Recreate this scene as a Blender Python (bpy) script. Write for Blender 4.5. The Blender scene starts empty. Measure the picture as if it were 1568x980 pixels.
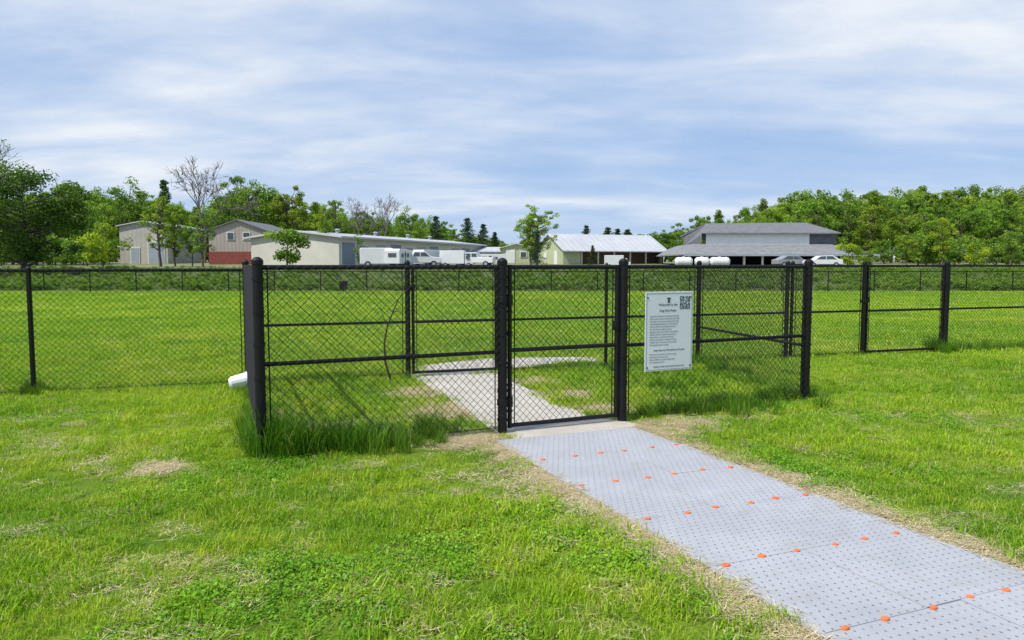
import bpy, math, random
import numpy as np
from mathutils import Vector, Matrix
R = math.radians
rng = np.random.default_rng(7)
random.seed(7)
sc = bpy.context.scene
sc.view_settings.view_transform = 'Standard'
sc.view_settings.look = 'None'
sc.view_settings.exposure = 0

# ------------------------------------------------------------------ helpers
def link(o, parent=None):
    sc.collection.objects.link(o)
    if parent: o.parent = parent
    return o

def empty(name, loc=(0,0,0), rz=0, parent=None):
    o = bpy.data.objects.new(name, None); o.location = loc; o.rotation_euler = (0,0,rz)
    o.empty_display_size = .2
    return link(o, parent)

class MB:
    def __init__(s): s.v=[]; s.f=[]; s.m=[]
    def add(s, vs, fs, mi=0):
        b=len(s.v); s.v += [tuple(v) for v in vs]
        s.f += [tuple(i+b for i in f) for f in fs]; s.m += [mi]*len(fs)
    def tube(s, p0, p1, r0, r1=None, n=8, mi=0, caps=True):
        if r1 is None: r1=r0
        p0=Vector(p0); p1=Vector(p1); d=(p1-p0)
        if d.length<1e-6: return
        d.normalize()
        up = Vector((0,0,1)) if abs(d.z)<.9 else Vector((1,0,0))
        a=d.cross(up).normalized(); b=a.cross(d)
        vs=[]
        for k,(p,r) in enumerate(((p0,r0),(p1,r1))):
            for i in range(n):
                t=2*math.pi*i/n
                vs.append(p+a*(r*math.cos(t))+b*(r*math.sin(t)))
        fs=[(i,(i+1)%n,n+(i+1)%n,n+i) for i in range(n)]
        if caps: fs += [tuple(range(n))[::-1], tuple(range(n,2*n))]
        s.add(vs,fs,mi)
    def box(s, c, sz, mi=0, rz=0, taper=1.0):
        x,y,z=[q/2 for q in sz]; vs=[]
        cr,sr=math.cos(rz),math.sin(rz)
        for dz,t in ((-z,1),(z,taper)):
            for dx,dy in ((-x,-y),(x,-y),(x,y),(-x,y)):
                X=dx*t; Y=dy*t
                vs.append((c[0]+X*cr-Y*sr, c[1]+X*sr+Y*cr, c[2]+dz))
        s.add(vs,[(3,2,1,0),(4,5,6,7),(0,1,5,4),(1,2,6,5),(2,3,7,6),(3,0,4,7)],mi)
    def prism(s, prof, y0, y1, mi=0):
        n=len(prof)
        vs=[(x,y0,z) for x,z in prof]+[(x,y1,z) for x,z in prof]
        fs=[tuple(range(n)), tuple(range(n,2*n))[::-1]]+[(i,n+i,n+(i+1)%n,(i+1)%n) for i in range(n)]
        s.add(vs,fs,mi)
    def obj(s, name, mats, parent=None, smooth=False, loc=(0,0,0), rz=0, bevel=0):
        me=bpy.data.meshes.new(name); me.from_pydata(s.v,[],s.f); me.update()
        for m in (mats if isinstance(mats,(list,tuple)) else [mats]): me.materials.append(m)
        me.polygons.foreach_set('material_index', s.m)
        if smooth: me.polygons.foreach_set('use_smooth',[True]*len(s.f))
        o=bpy.data.objects.new(name, me); o.location=loc; o.rotation_euler=(0,0,rz)
        if bevel:
            b=o.modifiers.new('b','BEVEL'); b.width=bevel; b.segments=2; b.limit_method='ANGLE'
        return link(o,parent)

class NT:
    def __init__(s,nt): s.nt=nt
    def n(s,t,**k):
        x=s.nt.nodes.new(t)
        for a,b in k.items(): setattr(x,a,b)
        return x
    def l(s,a,b): s.nt.links.new(a,b)
    def val(s,sock,v):
        if isinstance(v,bpy.types.NodeSocket): s.l(v,sock)
        else: sock.default_value=v
    def math(s,op,a,b=None,c=None,clamp=False):
        x=s.n('ShaderNodeMath',operation=op,use_clamp=clamp); s.val(x.inputs[0],a)
        if b is not None: s.val(x.inputs[1],b)
        if c is not None: s.val(x.inputs[2],c)
        return x.outputs[0]
    def noise(s,vec,scale,detail=3,rough=.5):
        x=s.n('ShaderNodeTexNoise'); s.l(vec,x.inputs['Vector']); x.inputs['Scale'].default_value=scale
        x.inputs['Detail'].default_value=detail; x.inputs['Roughness'].default_value=rough
        return x.outputs['Fac']
    def rng(s,v,a,b,c=0.,d=1.):
        x=s.n('ShaderNodeMapRange'); s.val(x.inputs[0],v)
        for i,q in enumerate((a,b,c,d)): x.inputs[i+1].default_value=q
        return x.outputs[0]
    def mix(s,f,a,b,mode='MIX'):
        x=s.n('ShaderNodeMix',data_type='RGBA',blend_type=mode)
        s.val(x.inputs[0],f)
        for sock,v in ((x.inputs[6],a),(x.inputs[7],b)):
            if isinstance(v,bpy.types.NodeSocket): s.l(v,sock)
            else: sock.default_value=(*v,1) if len(v)==3 else v
        return x.outputs[2]

def mat(name):
    m=bpy.data.materials.new(name); m.use_nodes=True
    t=NT(m.node_tree); b=m.node_tree.nodes['Principled BSDF']
    return m,t,b

def simple(name,col,rough=.6,var=.15,scale=3,metal=0,bump=0,spec=.4):
    m,t,b=mat(name)
    g=t.n('ShaderNodeTexCoord').outputs['Object']
    f=t.noise(g,scale,5,.6)
    lo=tuple(c*(1-var) for c in col); hi=tuple(min(1,c*(1+var)) for c in col)
    t.l(t.mix(t.rng(f,.3,.7),lo,hi),b.inputs['Base Color'])
    b.inputs['Roughness'].default_value=rough; b.inputs['Metallic'].default_value=metal
    b.inputs['Specular IOR Level'].default_value=spec
    if bump:
        bn=t.n('ShaderNodeBump'); bn.inputs['Strength'].default_value=bump
        t.l(t.noise(g,scale*12,3),bn.inputs['Height']); t.l(bn.outputs[0],b.inputs['Normal'])
    return m

def corrugated(name,col,period,axis='X',rough=.45,var=.12,depth=.5):
    m,t,b=mat(name)
    g=t.n('ShaderNodeTexCoord').outputs['Object']
    f=t.noise(g,.35,5,.65)
    sep=t.n('ShaderNodeSeparateXYZ'); t.l(g,sep.inputs[0])
    w=t.math('SINE',t.math('MULTIPLY',sep.outputs[axis],2*math.pi/period))
    lo=tuple(c*(1-var) for c in col); hi=tuple(min(1,c*(1+var)) for c in col)
    c=t.mix(t.rng(f,.3,.7),lo,hi)
    c=t.mix(t.rng(w,.6,1.,0,.2),c,tuple(q*.65 for q in col))
    t.l(c,b.inputs['Base Color']); b.inputs['Roughness'].default_value=rough
    bn=t.n('ShaderNodeBump'); bn.inputs['Strength'].default_value=depth*.5; bn.inputs['Distance'].default_value=.03
    t.l(w,bn.inputs['Height']); t.l(bn.outputs[0],b.inputs['Normal'])
    return m

# ------------------------------------------------------------------ terrain
def sst(a,b,x):
    t=np.clip((np.asarray(x,float)-a)/(b-a),0,1); return t*t*(3-2*t)
def gh(x,y):
    return 1.3*sst(46,76,y)+.7*sst(76,130,y)+2.0*sst(130,300,y)
def ghs(x,y): return float(gh(x,y))
F=1150.0
def site(b, D, dz=0):
    """ground position at distance D in the bearing b (survey units, 784 = straight ahead)"""
    x=(b-784)/F*D
    return (x, D, ghs(x,D)+dz)

# ------------------------------------------------------------------ layout
A=Vector((-2.07,6.12,0)); D_=Vector((3.41,8.65,0))
dv=(D_-A).normalized(); ang=math.atan2(dv.y,dv.x)
B=A+dv*2.18; C=A+dv*3.52
def back(x): return Vector((x,9.1+.335*(x+5.85),0))
E=back(-3.5); Fp=back(3.0)
pdir=Vector((.385,-.923,0)); adir=Vector((.923,.385,0)); P0=Vector((-.13,6.61,0)); PW=1.47
conc_in=[(-.13,7.0),(1.08,7.56),(.82,7.75),(-.02,10.2),(-.22,10.98),(-1.4,10.58),(-.95,9.4)]
conc_out=[(-1.45,10.62),(-.2,11.04),(.5,11.9),(1.5,12.35),(1.45,12.9),(-.4,12.75),(-1.5,11.7)]

# ------------------------------------------------------------------ ground material (shared colour logic)
def lawn_colour(t,pos):
    n1=t.noise(pos,.35,4,.6); n2=t.noise(pos,1.6,5,.65); n3=t.noise(pos,.06,3,.5); n4=t.noise(pos,.22,6,.7); n5=t.noise(pos,4.5,4,.7)
    c=t.mix(t.rng(n1,.38,.62),(.128,.265,.014),(.245,.375,.020))
    c=t.mix(t.rng(n2,.45,.66,0,.7),c,(.350,.425,.045))
    c=t.mix(t.rng(n5,.52,.72,0,.6),c,(.075,.200,.012))
    c=t.mix(t.rng(n3,.42,.58,0,.5),c,(.120,.270,.014))
    c=t.mix(t.rng(n4,.55,.68,0,.6),c,(.430,.430,.105))
    return c
def strip_mask(t,pos):
    sub=t.n('ShaderNodeVectorMath',operation='SUBTRACT'); t.l(pos,sub.inputs[0]); sub.inputs[1].default_value=P0
    def dot(v):
        x=t.n('ShaderNodeVectorMath',operation='DOT_PRODUCT'); t.l(sub.outputs[0],x.inputs[0]); x.inputs[1].default_value=v
        return x.outputs['Value']
    a=t.math('ABSOLUTE',t.math('SUBTRACT',dot(adir),PW/2))
    a=t.math('ADD',a,t.math('MULTIPLY',t.math('SUBTRACT',t.noise(pos,3,4),.5),.5))
    m=t.rng(a,PW/2+.02,PW/2+.16,1,0)
    al=t.rng(dot(pdir),-.7,-.35,0,1)
    return t.math('MULTIPLY',m,al)

m_ground,t,b=mat('lawn_ground')
pos=t.n('ShaderNodeNewGeometry').outputs['Position']
c=lawn_colour(t,pos)
sy=t.n('ShaderNodeSeparateXYZ'); t.l(pos,sy.inputs[0])
nearf=t.rng(sy.outputs['Y'],9,22,.6,.18)
c=t.mix(t.math('MULTIPLY',t.rng(t.noise(pos,9,5,.7),.35,.7,.4,1),nearf),c,(.035,.055,.012))
c=t.mix(t.math('MULTIPLY',t.rng(t.noise(pos,60,3,.7),.35,.7),nearf),c,(.045,.075,.014))
straw=t.mix(t.rng(t.noise(pos,25,4,.7),.35,.65),(.20,.145,.07),(.50,.41,.24))
c=t.mix(t.math('MULTIPLY',t.rng(t.noise(pos,1.3,5,.7),.60,.70),t.rng(sy.outputs['Y'],12,16,1,0)),c,straw)
c=t.mix(strip_mask(t,pos),c,straw)
# trampled soil either side of the concrete in the pen
def blob(cx,cy,r0,r1):
    s_=t.n('ShaderNodeVectorMath',operation='DISTANCE'); t.l(pos,s_.inputs[0]); s_.inputs[1].default_value=(cx,cy,0)
    d_=t.math('ADD',s_.outputs['Value'],t.math('MULTIPLY',t.math('SUBTRACT',t.noise(pos,2.6,5,.7),.5),1.3))
    return t.rng(d_,r0,r1,1,0)
for bl in ((-.62,8.2,.30,.62),(-1.0,9.3,.25,.6),(1.0,8.2,.18,.42),(.62,9.1,.2,.5),(.35,10.2,.15,.4),(-.35,6.75,.15,.4),(1.75,7.35,.12,.35),(-2.75,5.72,.10,.26)):
    c=t.mix(blob(*bl),c,straw)
far=t.rng(sy.outputs['Y'],44.5,46.5)
c=t.mix(far,c,t.mix(t.rng(t.noise(pos,.5,5,.7),.35,.65),(.05,.10,.020),(.13,.16,.045)))
yard=t.rng(sy.outputs['Y'],74,80)
c=t.mix(yard,c,t.mix(t.rng(t.noise(pos,.2,5,.7),.35,.65),(.11,.15,.035),(.28,.26,.18)))
t.l(c,b.inputs['Base Color']); b.inputs['Roughness'].default_value=.9; b.inputs['Specular IOR Level'].default_value=.1
bn=t.n('ShaderNodeBump'); bn.inputs['Strength'].default_value=.6; bn.inputs['Distance'].default_value=.03
t.l(t.noise(pos,35,4,.7),bn.inputs['Height']); t.l(bn.outputs[0],b.inputs['Normal'])

xs=sorted(set(list(np.linspace(-60,60,31))+list(np.linspace(-900,900,25))))
ys=sorted(set(list(np.linspace(-40,40,17))+list(np.linspace(42,140,50))+list(np.linspace(150,300,16))+[400,600,900,1500,2500]))
vs=[(x*(1 if y<300 else 2.5),y,ghs(x,y)) for y in ys for x in xs]; nx=len(xs)
fs=[(j*nx+i,j*nx+i+1,(j+1)*nx+i+1,(j+1)*nx+i) for j in range(len(ys)-1) for i in range(nx-1)]
g=MB(); g.add(vs,fs); ground=g.obj('ground',m_ground,smooth=True)

# ------------------------------------------------------------------ concrete path
m_conc,t,b=mat('concrete')
pos=t.n('ShaderNodeNewGeometry').outputs['Position']
c=t.mix(t.rng(t.noise(pos,2.5,6,.7),.3,.7),(.40,.365,.31),(.55,.52,.46))
c=t.mix(t.rng(t.noise(pos,70,3,.7),.4,.65,0,.4),c,(.26,.23,.19))
t.l(c,b.inputs['Base Color']); b.inputs['Roughness'].default_value=.9
def slab(mb,poly,z):
    n=len(poly); vs=[(x,y,z) for x,y in poly]+[(x,y,-.05) for x,y in poly]
    mb.add(vs,[tuple(range(n))]+[(i,n+i,n+(i+1)%n,(i+1)%n) for i in range(n)])
s=MB(); slab(s,conc_in,.012); s.obj('concrete_path',m_conc)
s=MB(); slab(s,conc_out,.010); s.obj('concrete_path',m_conc)
thr=[A+dv*2.2-Vector((-.419,.908,0))*.33, A+dv*3.6-Vector((-.419,.908,0))*.30, A+dv*3.5+Vector((-.419,.908,0))*.02, A+dv*2.2+Vector((-.419,.908,0))*.02]
s=MB(); slab(s,[(p.x,p.y) for p in thr],.007); s.obj('concrete_threshold',m_conc)

# ------------------------------------------------------------------ plastic mat path
m_mat,t,b=mat('grey_plastic_mat')
oc=t.n('ShaderNodeTexCoord').outputs['Object']
sp=t.n('ShaderNodeSeparateXYZ'); t.l(oc,sp.inputs[0])
SP=.050
v=t.math('DIVIDE',sp.outputs['Y'],SP)
row=t.math('FLOOR',v)
off=t.math('MULTIPLY',t.math('MODULO',t.math('ABSOLUTE',row),2.0),.5)
u=t.math('ADD',t.math('DIVIDE',sp.outputs['X'],SP),off)
fu=t.math('SUBTRACT',t.math('FRACT',u),.5); fv=t.math('SUBTRACT',t.math('FRACT',v),.5)
dd=t.math('SQRT',t.math('ADD',t.math('MULTIPLY',t.math('MULTIPLY',fu,fu),1.2),t.math('MULTIPLY',t.math('MULTIPLY',fv,fv),.7)))
hole=t.rng(dd,.08,.145,1,0)
c=t.mix(t.rng(t.noise(oc,1.3,6,.7),.3,.7),(.335,.345,.375),(.425,.435,.465))
c=t.mix(t.rng(t.noise(oc,5,6,.75),.50,.75,0,.6),c,(.30,.285,.25))
c=t.mix(t.rng(t.noise(oc,120,3,.7),.45,.7,0,.25),c,(.23,.23,.25))
c=t.mix(t.math('MULTIPLY',hole,t.rng(t.noise(oc,4,3),.35,.6,.5,.9)),c,(.07,.07,.065))
t.l(c,b.inputs['Base Color']); b.inputs['Roughness'].default_value=.6; b.inputs['Specular IOR Level'].default_value=.25
bn=t.n('ShaderNodeBump'); bn.inputs['Strength'].default_value=.4; bn.inputs['Distance'].default_value=.008
t.l(t.math('SUBTRACT',1.0,hole),bn.inputs['Height']); t.l(bn.outputs[0],b.inputs['Normal'])
m_orange=simple('orange_plastic',(.74,.17,.05),.5,.25,20)
pa=math.atan2(adir.y,adir.x)
path=empty('plastic_mat_path',P0,pa)
tiles=MB(); con=MB()
L=.77
for r in range(-0,16):
    y0=.06-r*L
    j=[random.uniform(-.015,.015) for _ in range(2)]
    seam=PW/2+(.12 if r%2 else -.10)
    for k,(x0,x1) in enumerate(((0+j[0],seam-.0015),(seam+.0015,PW+j[1]))):
        z=.020+random.uniform(0,.003)
        tl=[random.uniform(-.002,.003) for _ in range(4)]
        vv=[(x0,y0-L+.0015,z+tl[0]),(x1,y0-L+.0015,z+tl[1]),(x1,y0-.0015,z+tl[2]),(x0,y0-.0015,z+tl[3])]
        vb=[(a,b_,-.02) for a,b_,_ in vv]
        tiles.add(vv+vb,[(0,1,2,3),(0,4,5,1),(1,5,6,2),(2,6,7,3),(3,7,4,0)])
    if r>0:
        for k in range(6):
            cx=.10+k*(PW-.2)/5+random.uniform(-.03,.03)+(.03 if r%2 else -.02)
            cy=y0+random.uniform(-.02,.012); n=12; q_=random.uniform(.85,1.15)
            vs=[]
            for zz,sc_ in ((.020,1),(.029,1),(.032,.7)):
                for i in range(n):
                    a=2*math.pi*i/n; vs.append((cx+.023*q_*sc_*math.cos(a),cy+.017*q_*sc_*math.sin(a),zz))
            con.add(vs,[(q*n+i,q*n+(i+1)%n,(q+1)*n+(i+1)%n,(q+1)*n+i) for q in range(2) for i in range(n)]+[tuple(range(2*n,3*n))])
tiles.obj('mat_tiles',m_mat,path,bevel=0)
con.obj('orange_connectors',m_orange,path)

# ------------------------------------------------------------------ fences
m_black=simple('black_vinyl_coating',(.008,.008,.009),.5,.2,8,spec=.25)
m_wire=simple('black_vinyl_wire',(.009,.009,.010),.55,.2,8,spec=.25)
RZ=1.575
def mesh_lines(mb,p0,p1,z0,z1,pitch,r,n=4):
    p0=Vector(p0);p1=Vector(p1); Ln=(p1-p0).length; d=(p1-p0)/Ln; h=z1-z0
    nr=Vector((-d.y,d.x,0))
    s0=-h
    while s0<Ln:
        for sgn in (1,-1):
            ta=max(0,-s0/h); tb=min(1,(Ln-s0)/h)
            if tb-ta>.005:
                def P(t):
                    s=s0+t*h; z=z0+t*h if sgn>0 else z1-t*h
                    return p0+d*s+Vector((0,0,z))+nr*(r*sgn)
                mb.tube(P(ta),P(tb),r,n=n,caps=False)
        s0+=pitch
def post(mb,p,r,top=RZ+.085,bands=True,n=14,mi=0):
    p=Vector(p)
    mb.tube(p+Vector((0,0,-.1)),p+Vector((0,0,top-.03)),r,n=n)
    z=top-.03
    mb.tube(p+Vector((0,0,z-.03)),p+Vector((0,0,z+.004)),r+.005,n=n)
    mb.tube(p+Vector((0,0,z+.004)),p+Vector((0,0,z+.022)),r+.004,r*.75,n=n)
    mb.tube(p+Vector((0,0,z+.022)),p+Vector((0,0,z+.032)),r*.75,r*.3,n=n)
    if bands:
        for zz in (.12,.40,.66,.93,1.2,1.47):
            mb.tube(p+Vector((0,0,zz)),p+Vector((0,0,zz+.022)),r+.006,n=n)
def fence(name,p0,p1,posts=(),ends=(.042,.042),mid=.78,top=RZ,pitch=.072,wr=.0021,line_r=.026,rail=.020,bars=True,wn=4):
    e=empty(name,(0,0,0))
    fr=MB(); p0=Vector(p0);p1=Vector(p1); d=(p1-p0).normalized()
    if ends[0]: post(fr,p0,ends[0])
    if ends[1]: post(fr,p1,ends[1])
    for q in posts:
        q=Vector(q); post(fr,q,line_r,top=top+.05,bands=False,n=10)
    fr.tube(p0+Vector((0,0,top)),p1+Vector((0,0,top)),rail,n=10)
    if mid:
        ms=mid if isinstance(mid,tuple) else (mid,mid)
        fr.tube(p0+Vector((0,0,ms[0])),p1+Vector((0,0,ms[1])),rail*.95,n=10)
    fr.tube(p0+Vector((0,0,.06)),p1+Vector((0,0,.06)),.003,n=4)
    if bars:
        for q,sg in ((p0,1),(p1,-1)):
            fr.tube(q+d*sg*.075+Vector((0,0,.05)),q+d*sg*.075+Vector((0,0,top-.02)),.006,n=6)
    fr.obj('frame',m_black,e,smooth=False)
    w=MB(); off=Vector((d.y,-d.x,0))*.026
    mesh_lines(w,p0+off+d*.03,p1+off-d*.03,.035,top+.02,pitch,wr,wn)
    w.obj('chain_link_mesh',m_wire,e)
    return e
def gate(name,p0,p1,mid=.79,z0=.07,top=RZ-.0,r=.022,hinge=0,gap=.075):
    e=empty(name,(0,0,0)); p0=Vector(p0);p1=Vector(p1); d=(p1-p0).normalized()
    a=p0+d*gap; b=p1-d*gap; up=lambda z:Vector((0,0,z))
    fr=MB()
    for q in (a,b): fr.tube(q+up(z0-r),q+up(top+r),r,n=12)
    for z in (z0,mid,top): fr.tube(a+up(z),b+up(z),r*.95,n=12)
    for q,s in ((a,1),(b,-1)): fr.tube(q+d*s*.05+up(z0),q+d*s*.05+up(top),.006,n=6)
    for z in (.2,.45,.62,.95,1.15,1.38):
        for q in (a,b): fr.tube(q+up(z),q+up(z+.02),r+.005,n=12)
    fr.obj('gate_frame',m_black,e)
    h=MB()
    hq,hd=(p0,d) if hinge==0 else (p1,-d)
    for z in (.30,1.27):
        h.tube(hq+up(z-.03),hq+up(z+.03),.052,n=12)
        h.box((hq+hd*.055+up(z)),(.055,.03,.045),rz=math.atan2(d.y,d.x))
        h.tube(hq+hd*gap+up(z-.05),hq+hd*gap+up(z+.05),.031,n=12)
    lq,ld=(p1,-d) if hinge==0 else (p0,d)
    h.tube(lq+up(.93),lq+up(.99),.052,n=12)
    h.box(lq+ld*.06+up(.96),(.11,.035,.03),rz=math.atan2(d.y,d.x))
    h.box(lq+ld*.085+up(.985),(.03,.06,.10),rz=math.atan2(d.y,d.x))
    h.obj('hinges_and_latch',m_black,e,bevel=.003)
    w=MB(); mesh_lines(w,a+d*r,b-d*r,z0+.01,top-.01,.072,.0021); w.obj('chain_link_mesh',m_wire,e)
    return e

fence('chain_link_fence',A,B,ends=(.043,.045))
fence('chain_link_fence',C,D_,ends=(.045,.046))
gate('chain_link_gate',B,C,mid=.79)
fence('chain_link_fence',E,A,ends=(.040,0),mid=.78)
fence('chain_link_fence',D_,Fp,ends=(0,.036),mid=(.66,.60))
g0=back(-1.47); g1=back(-.16)
fence('chain_link_fence',E,g0,ends=(0,.036),mid=.79)
gate('chain_link_gate',g0,g1,mid=.79)
fence('chain_link_fence',g1,Fp,ends=(.036,0),posts=[back(1.45)],mid=.79)
lx=[-5.85-2.75*i for i in range(0,9)]
fence('chain_link_fence',back(lx[-1]),E,posts=[back(x) for x in lx],ends=(.04,0),mid=0,top=1.53,line_r=.03)
rp=back(4.62); r1=back(6.15); r2=back(7.93)
fence('chain_link_fence',Fp,rp,ends=(0,.036),mid=.79)
fence('chain_link_fence',rp+dv*.11,r1,ends=(.028,.036),mid=.79)
gate('chain_link_gate',r1,r2,mid=.79,hinge=1)
fence('chain_link_fence',r2,back(26),posts=[back(x) for x in (10.9,13.9,16.9,19.9,22.9)],ends=(.046,.04),mid=.79)
FY=44.0
fp=[(x,FY,0) for x in np.arange(-76,76,2.7)]
fence('chain_link_fence',(-78,FY,0),(78,FY,0),posts=fp,ends=(.04,.04),mid=0,top=1.2,pitch=.13,wr=.0024,line_r=.032,rail=.024,bars=False,wn=3)

# ------------------------------------------------------------------ sign
m_white=simple('sign_white_metal',(.66,.70,.73),.35,.03,2)
m_ink=simple('sign_ink',(.06,.07,.09),.6,.1,5)
m_grey=simple('sign_small_print',(.22,.24,.26),.6,.1,5)
sgn=empty('information_sign',A+dv*4.05+Vector((.419,-.908,0))*.055+Vector((0,0,.91)),ang)
s=MB(); s.box((0,0,0),(.60,.006,.82)); s.obj('sign_panel',m_white,sgn,bevel=.002)
s=MB()
for x0,x1,z0,z1 in ((-.285,.285,.393,.396),(-.285,.285,-.396,-.393),(-.286,-.283,-.397,.397),(.283,.286,-.397,.397)):
    s.box(((x0+x1)/2,-.0045,(z0+z1)/2),(x1-x0,.002,z1-z0))
s.obj('sign_border',m_grey,sgn)
s=MB(); q=.13; n=15; cs=q/n; rr=random.Random(3)
for i in range(n):
    for j in range(n):
        cor=(i<5 and j<5) or (i>9 and j<5) or (i<5 and j>9)
        if cor:
            ii=i if i<5 else i-10; jj=j if j<5 else j-10
            on=ii in(0,4) or jj in(0,4) or (ii==2 and jj==2)
        else: on=rr.random()<.5
        if on: s.box((.13+cs*(i+.5)-.0,-.0045,.23+cs*(j+.5)),(cs*.98,.002,cs*.98))
s.obj('qr_code',m_ink,sgn)
def text(body,x,z,size,m,al='CENTER'):
    cu=bpy.data.curves.new('txt','FONT'); cu.body=body; cu.size=size; cu.align_x=al; cu.extrude=.0005
    cu.materials.append(m)
    o=bpy.data.objects.new('sign_text',cu); link(o,sgn); o.location=(x,-.0045,z); o.rotation_euler=(R(90),0,0)
text('Welcome to the',0-.02,.265,.036,m_ink); text('Dog Park Rules',0-.02,.205,.034,m_ink)
s=MB(); s.box((-.01,-.0045,.315),(.035,.002,.04),taper=.6); s.box((-.01,-.0045,.342),(.05,.002,.012)); s.obj('sign_crest',m_ink,sgn)
lines=["Dogs must be licensed, vaccinated and wear tags.","Owners must remain in the park with their dogs.","Keep dogs on a leash when entering and leaving.",
"Close both gates behind you at all times please.","Clean up after your dog. Bags are provided.","No more than two dogs per person.",
"Aggressive dogs must be removed immediately.","Puppies under four months are not allowed.","Dogs in heat are not allowed in the park.",
"No food, treats, glass or smoking in the park.","Children under twelve must be with an adult.","Fill any holes that your dog digs."]
for i,l_ in enumerate(lines): text(l_,-.245,.155-.027*i,.0185,m_grey,'LEFT')
text('Large dogs over 30 pounds use this gate',0,-.20,.024,m_ink)
for i in range(4): text(["Park hours are from dawn to dusk every day.","Use this park at your own risk.","Report problems to the parks department.","In an emergency call 911."][i],-.245,-.24-.027*i,.0185,m_grey,'LEFT')
text('Violators of the rules may be asked to leave',0,-.37,.022,m_ink)
s=MB()
for x in (-.27,.27):
    for z in (-.37,.35): s.tube((x,-.003,z),(x,-.008,z),.008,n=10)
s.obj('bolts',m_black,sgn)

# ------------------------------------------------------------------ small objects
m_plast=simple('white_plastic',(.72,.73,.74),.4,.08,6)
wb=empty('white_plastic_container',(-3.40,9.30,.13),R(25))
s=MB(); s.tube((-.10,0,0),(.08,0,.03),.08,.095,n=16); s.tube((.08,0,.03),(.10,0,.033),.102,.102,n=16); s.tube((-.13,0,-.004),(-.10,0,0),.05,.08,n=16)
s.obj('container_body',m_plast,wb,bevel=.006)
m_stick=simple('dry_branch_bark',(.035,.025,.018),.9,.4,6)
s=MB(); pts=[(-1.62,9.95,.05),(-1.69,9.95,.3),(-1.70,9.95,.55),(-1.66,9.97,.78),(-1.58,9.98,.98),(-1.52,9.99,1.12),(-1.47,10,1.2)]
for i in range(len(pts)-1): s.tube(pts[i],pts[i+1],.016-.0018*i,.0145-.0018*i,n=6)
s.tube(pts[3],(-1.74,9.96,.98),.006,.003,n=5); s.tube(pts[4],(-1.50,9.97,.97),.006,.003,n=5)
s.obj('fallen_branch',m_stick)
bx,by,_=site(526,42.5)
s=MB(); s.tube((0,0,.0),(0,0,.5),.03,n=8); s.box((0,0,.42),(.40,.32,.42)); s.box((0,0,.66),(.44,.36,.05),taper=.8)
s.obj('waste_bin',m_black,loc=(bx,by,0),bevel=.01)
s=MB(); s.tube((.02,3.0,.025),(.17,3.03,.03),.008,.006,n=6); s.tube((.10,3.015,.026),(.15,2.98,.035),.004,.003,n=5)
s.obj('dry_twig',simple('dry_wood',(.45,.34,.2),.9,.2,10))

# ------------------------------------------------------------------ scattering tool
def scatter(name,pts,rot,scl,protos,tilt=.0):
    me=bpy.data.meshes.new(name); n=len(pts)
    me.vertices.add(n); me.vertices.foreach_set('co',np.asarray(pts,dtype=np.float32).ravel())
    a=me.attributes.new('rotv','FLOAT_VECTOR','POINT')
    rv=np.zeros((n,3),np.float32); rv[:,2]=rot; rv[:,:2]=rng.normal(0,tilt,(n,2)) if tilt else 0
    a.data.foreach_set('vector',rv.ravel())
    a=me.attributes.new('scl','FLOAT','POINT'); a.data.foreach_set('value',np.asarray(scl,dtype=np.float32))
    o=bpy.data.objects.new(name,me); link(o)
    col=bpy.data.collections.new(name+'_clumps')
    for p in protos: col.objects.link(p)
    ng=bpy.data.node_groups.new(name,'GeometryNodeTree')
    ng.interface.new_socket('Geometry',in_out='INPUT',socket_type='NodeSocketGeometry')
    ng.interface.new_socket('Geometry',in_out='OUTPUT',socket_type='NodeSocketGeometry')
    N=ng.nodes; gi=N.new('NodeGroupInput'); go=N.new('NodeGroupOutput')
    ip=N.new('GeometryNodeInstanceOnPoints'); ci=N.new('GeometryNodeCollectionInfo')
    ci.inputs['Collection'].default_value=col; ci.inputs['Separate Children'].default_value=True; ci.inputs['Reset Children'].default_value=True
    ip.inputs['Pick Instance'].default_value=True
    ra=N.new('GeometryNodeInputNamedAttribute'); ra.data_type='FLOAT_VECTOR'; ra.inputs['Name'].default_value='rotv'
    sa=N.new('GeometryNodeInputNamedAttribute'); sa.data_type='FLOAT'; sa.inputs['Name'].default_value='scl'
    rnd=N.new('FunctionNodeRandomValue'); rnd.data_type='INT'; rnd.inputs[4].default_value=0; rnd.inputs[5].default_value=max(0,len(protos)-1)
    K=ng.links.new
    K(gi.outputs[0],ip.inputs['Points']); K(ci.outputs[0],ip.inputs['Instance']); K(rnd.outputs[2],ip.inputs['Instance Index'])
    K(ra.outputs[0],ip.inputs['Rotation']); K(sa.outputs[0],ip.inputs['Scale']); K(ip.outputs[0],go.inputs[0])
    md=o.modifiers.new('scatter','NODES'); md.node_group=ng
    return o

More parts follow.
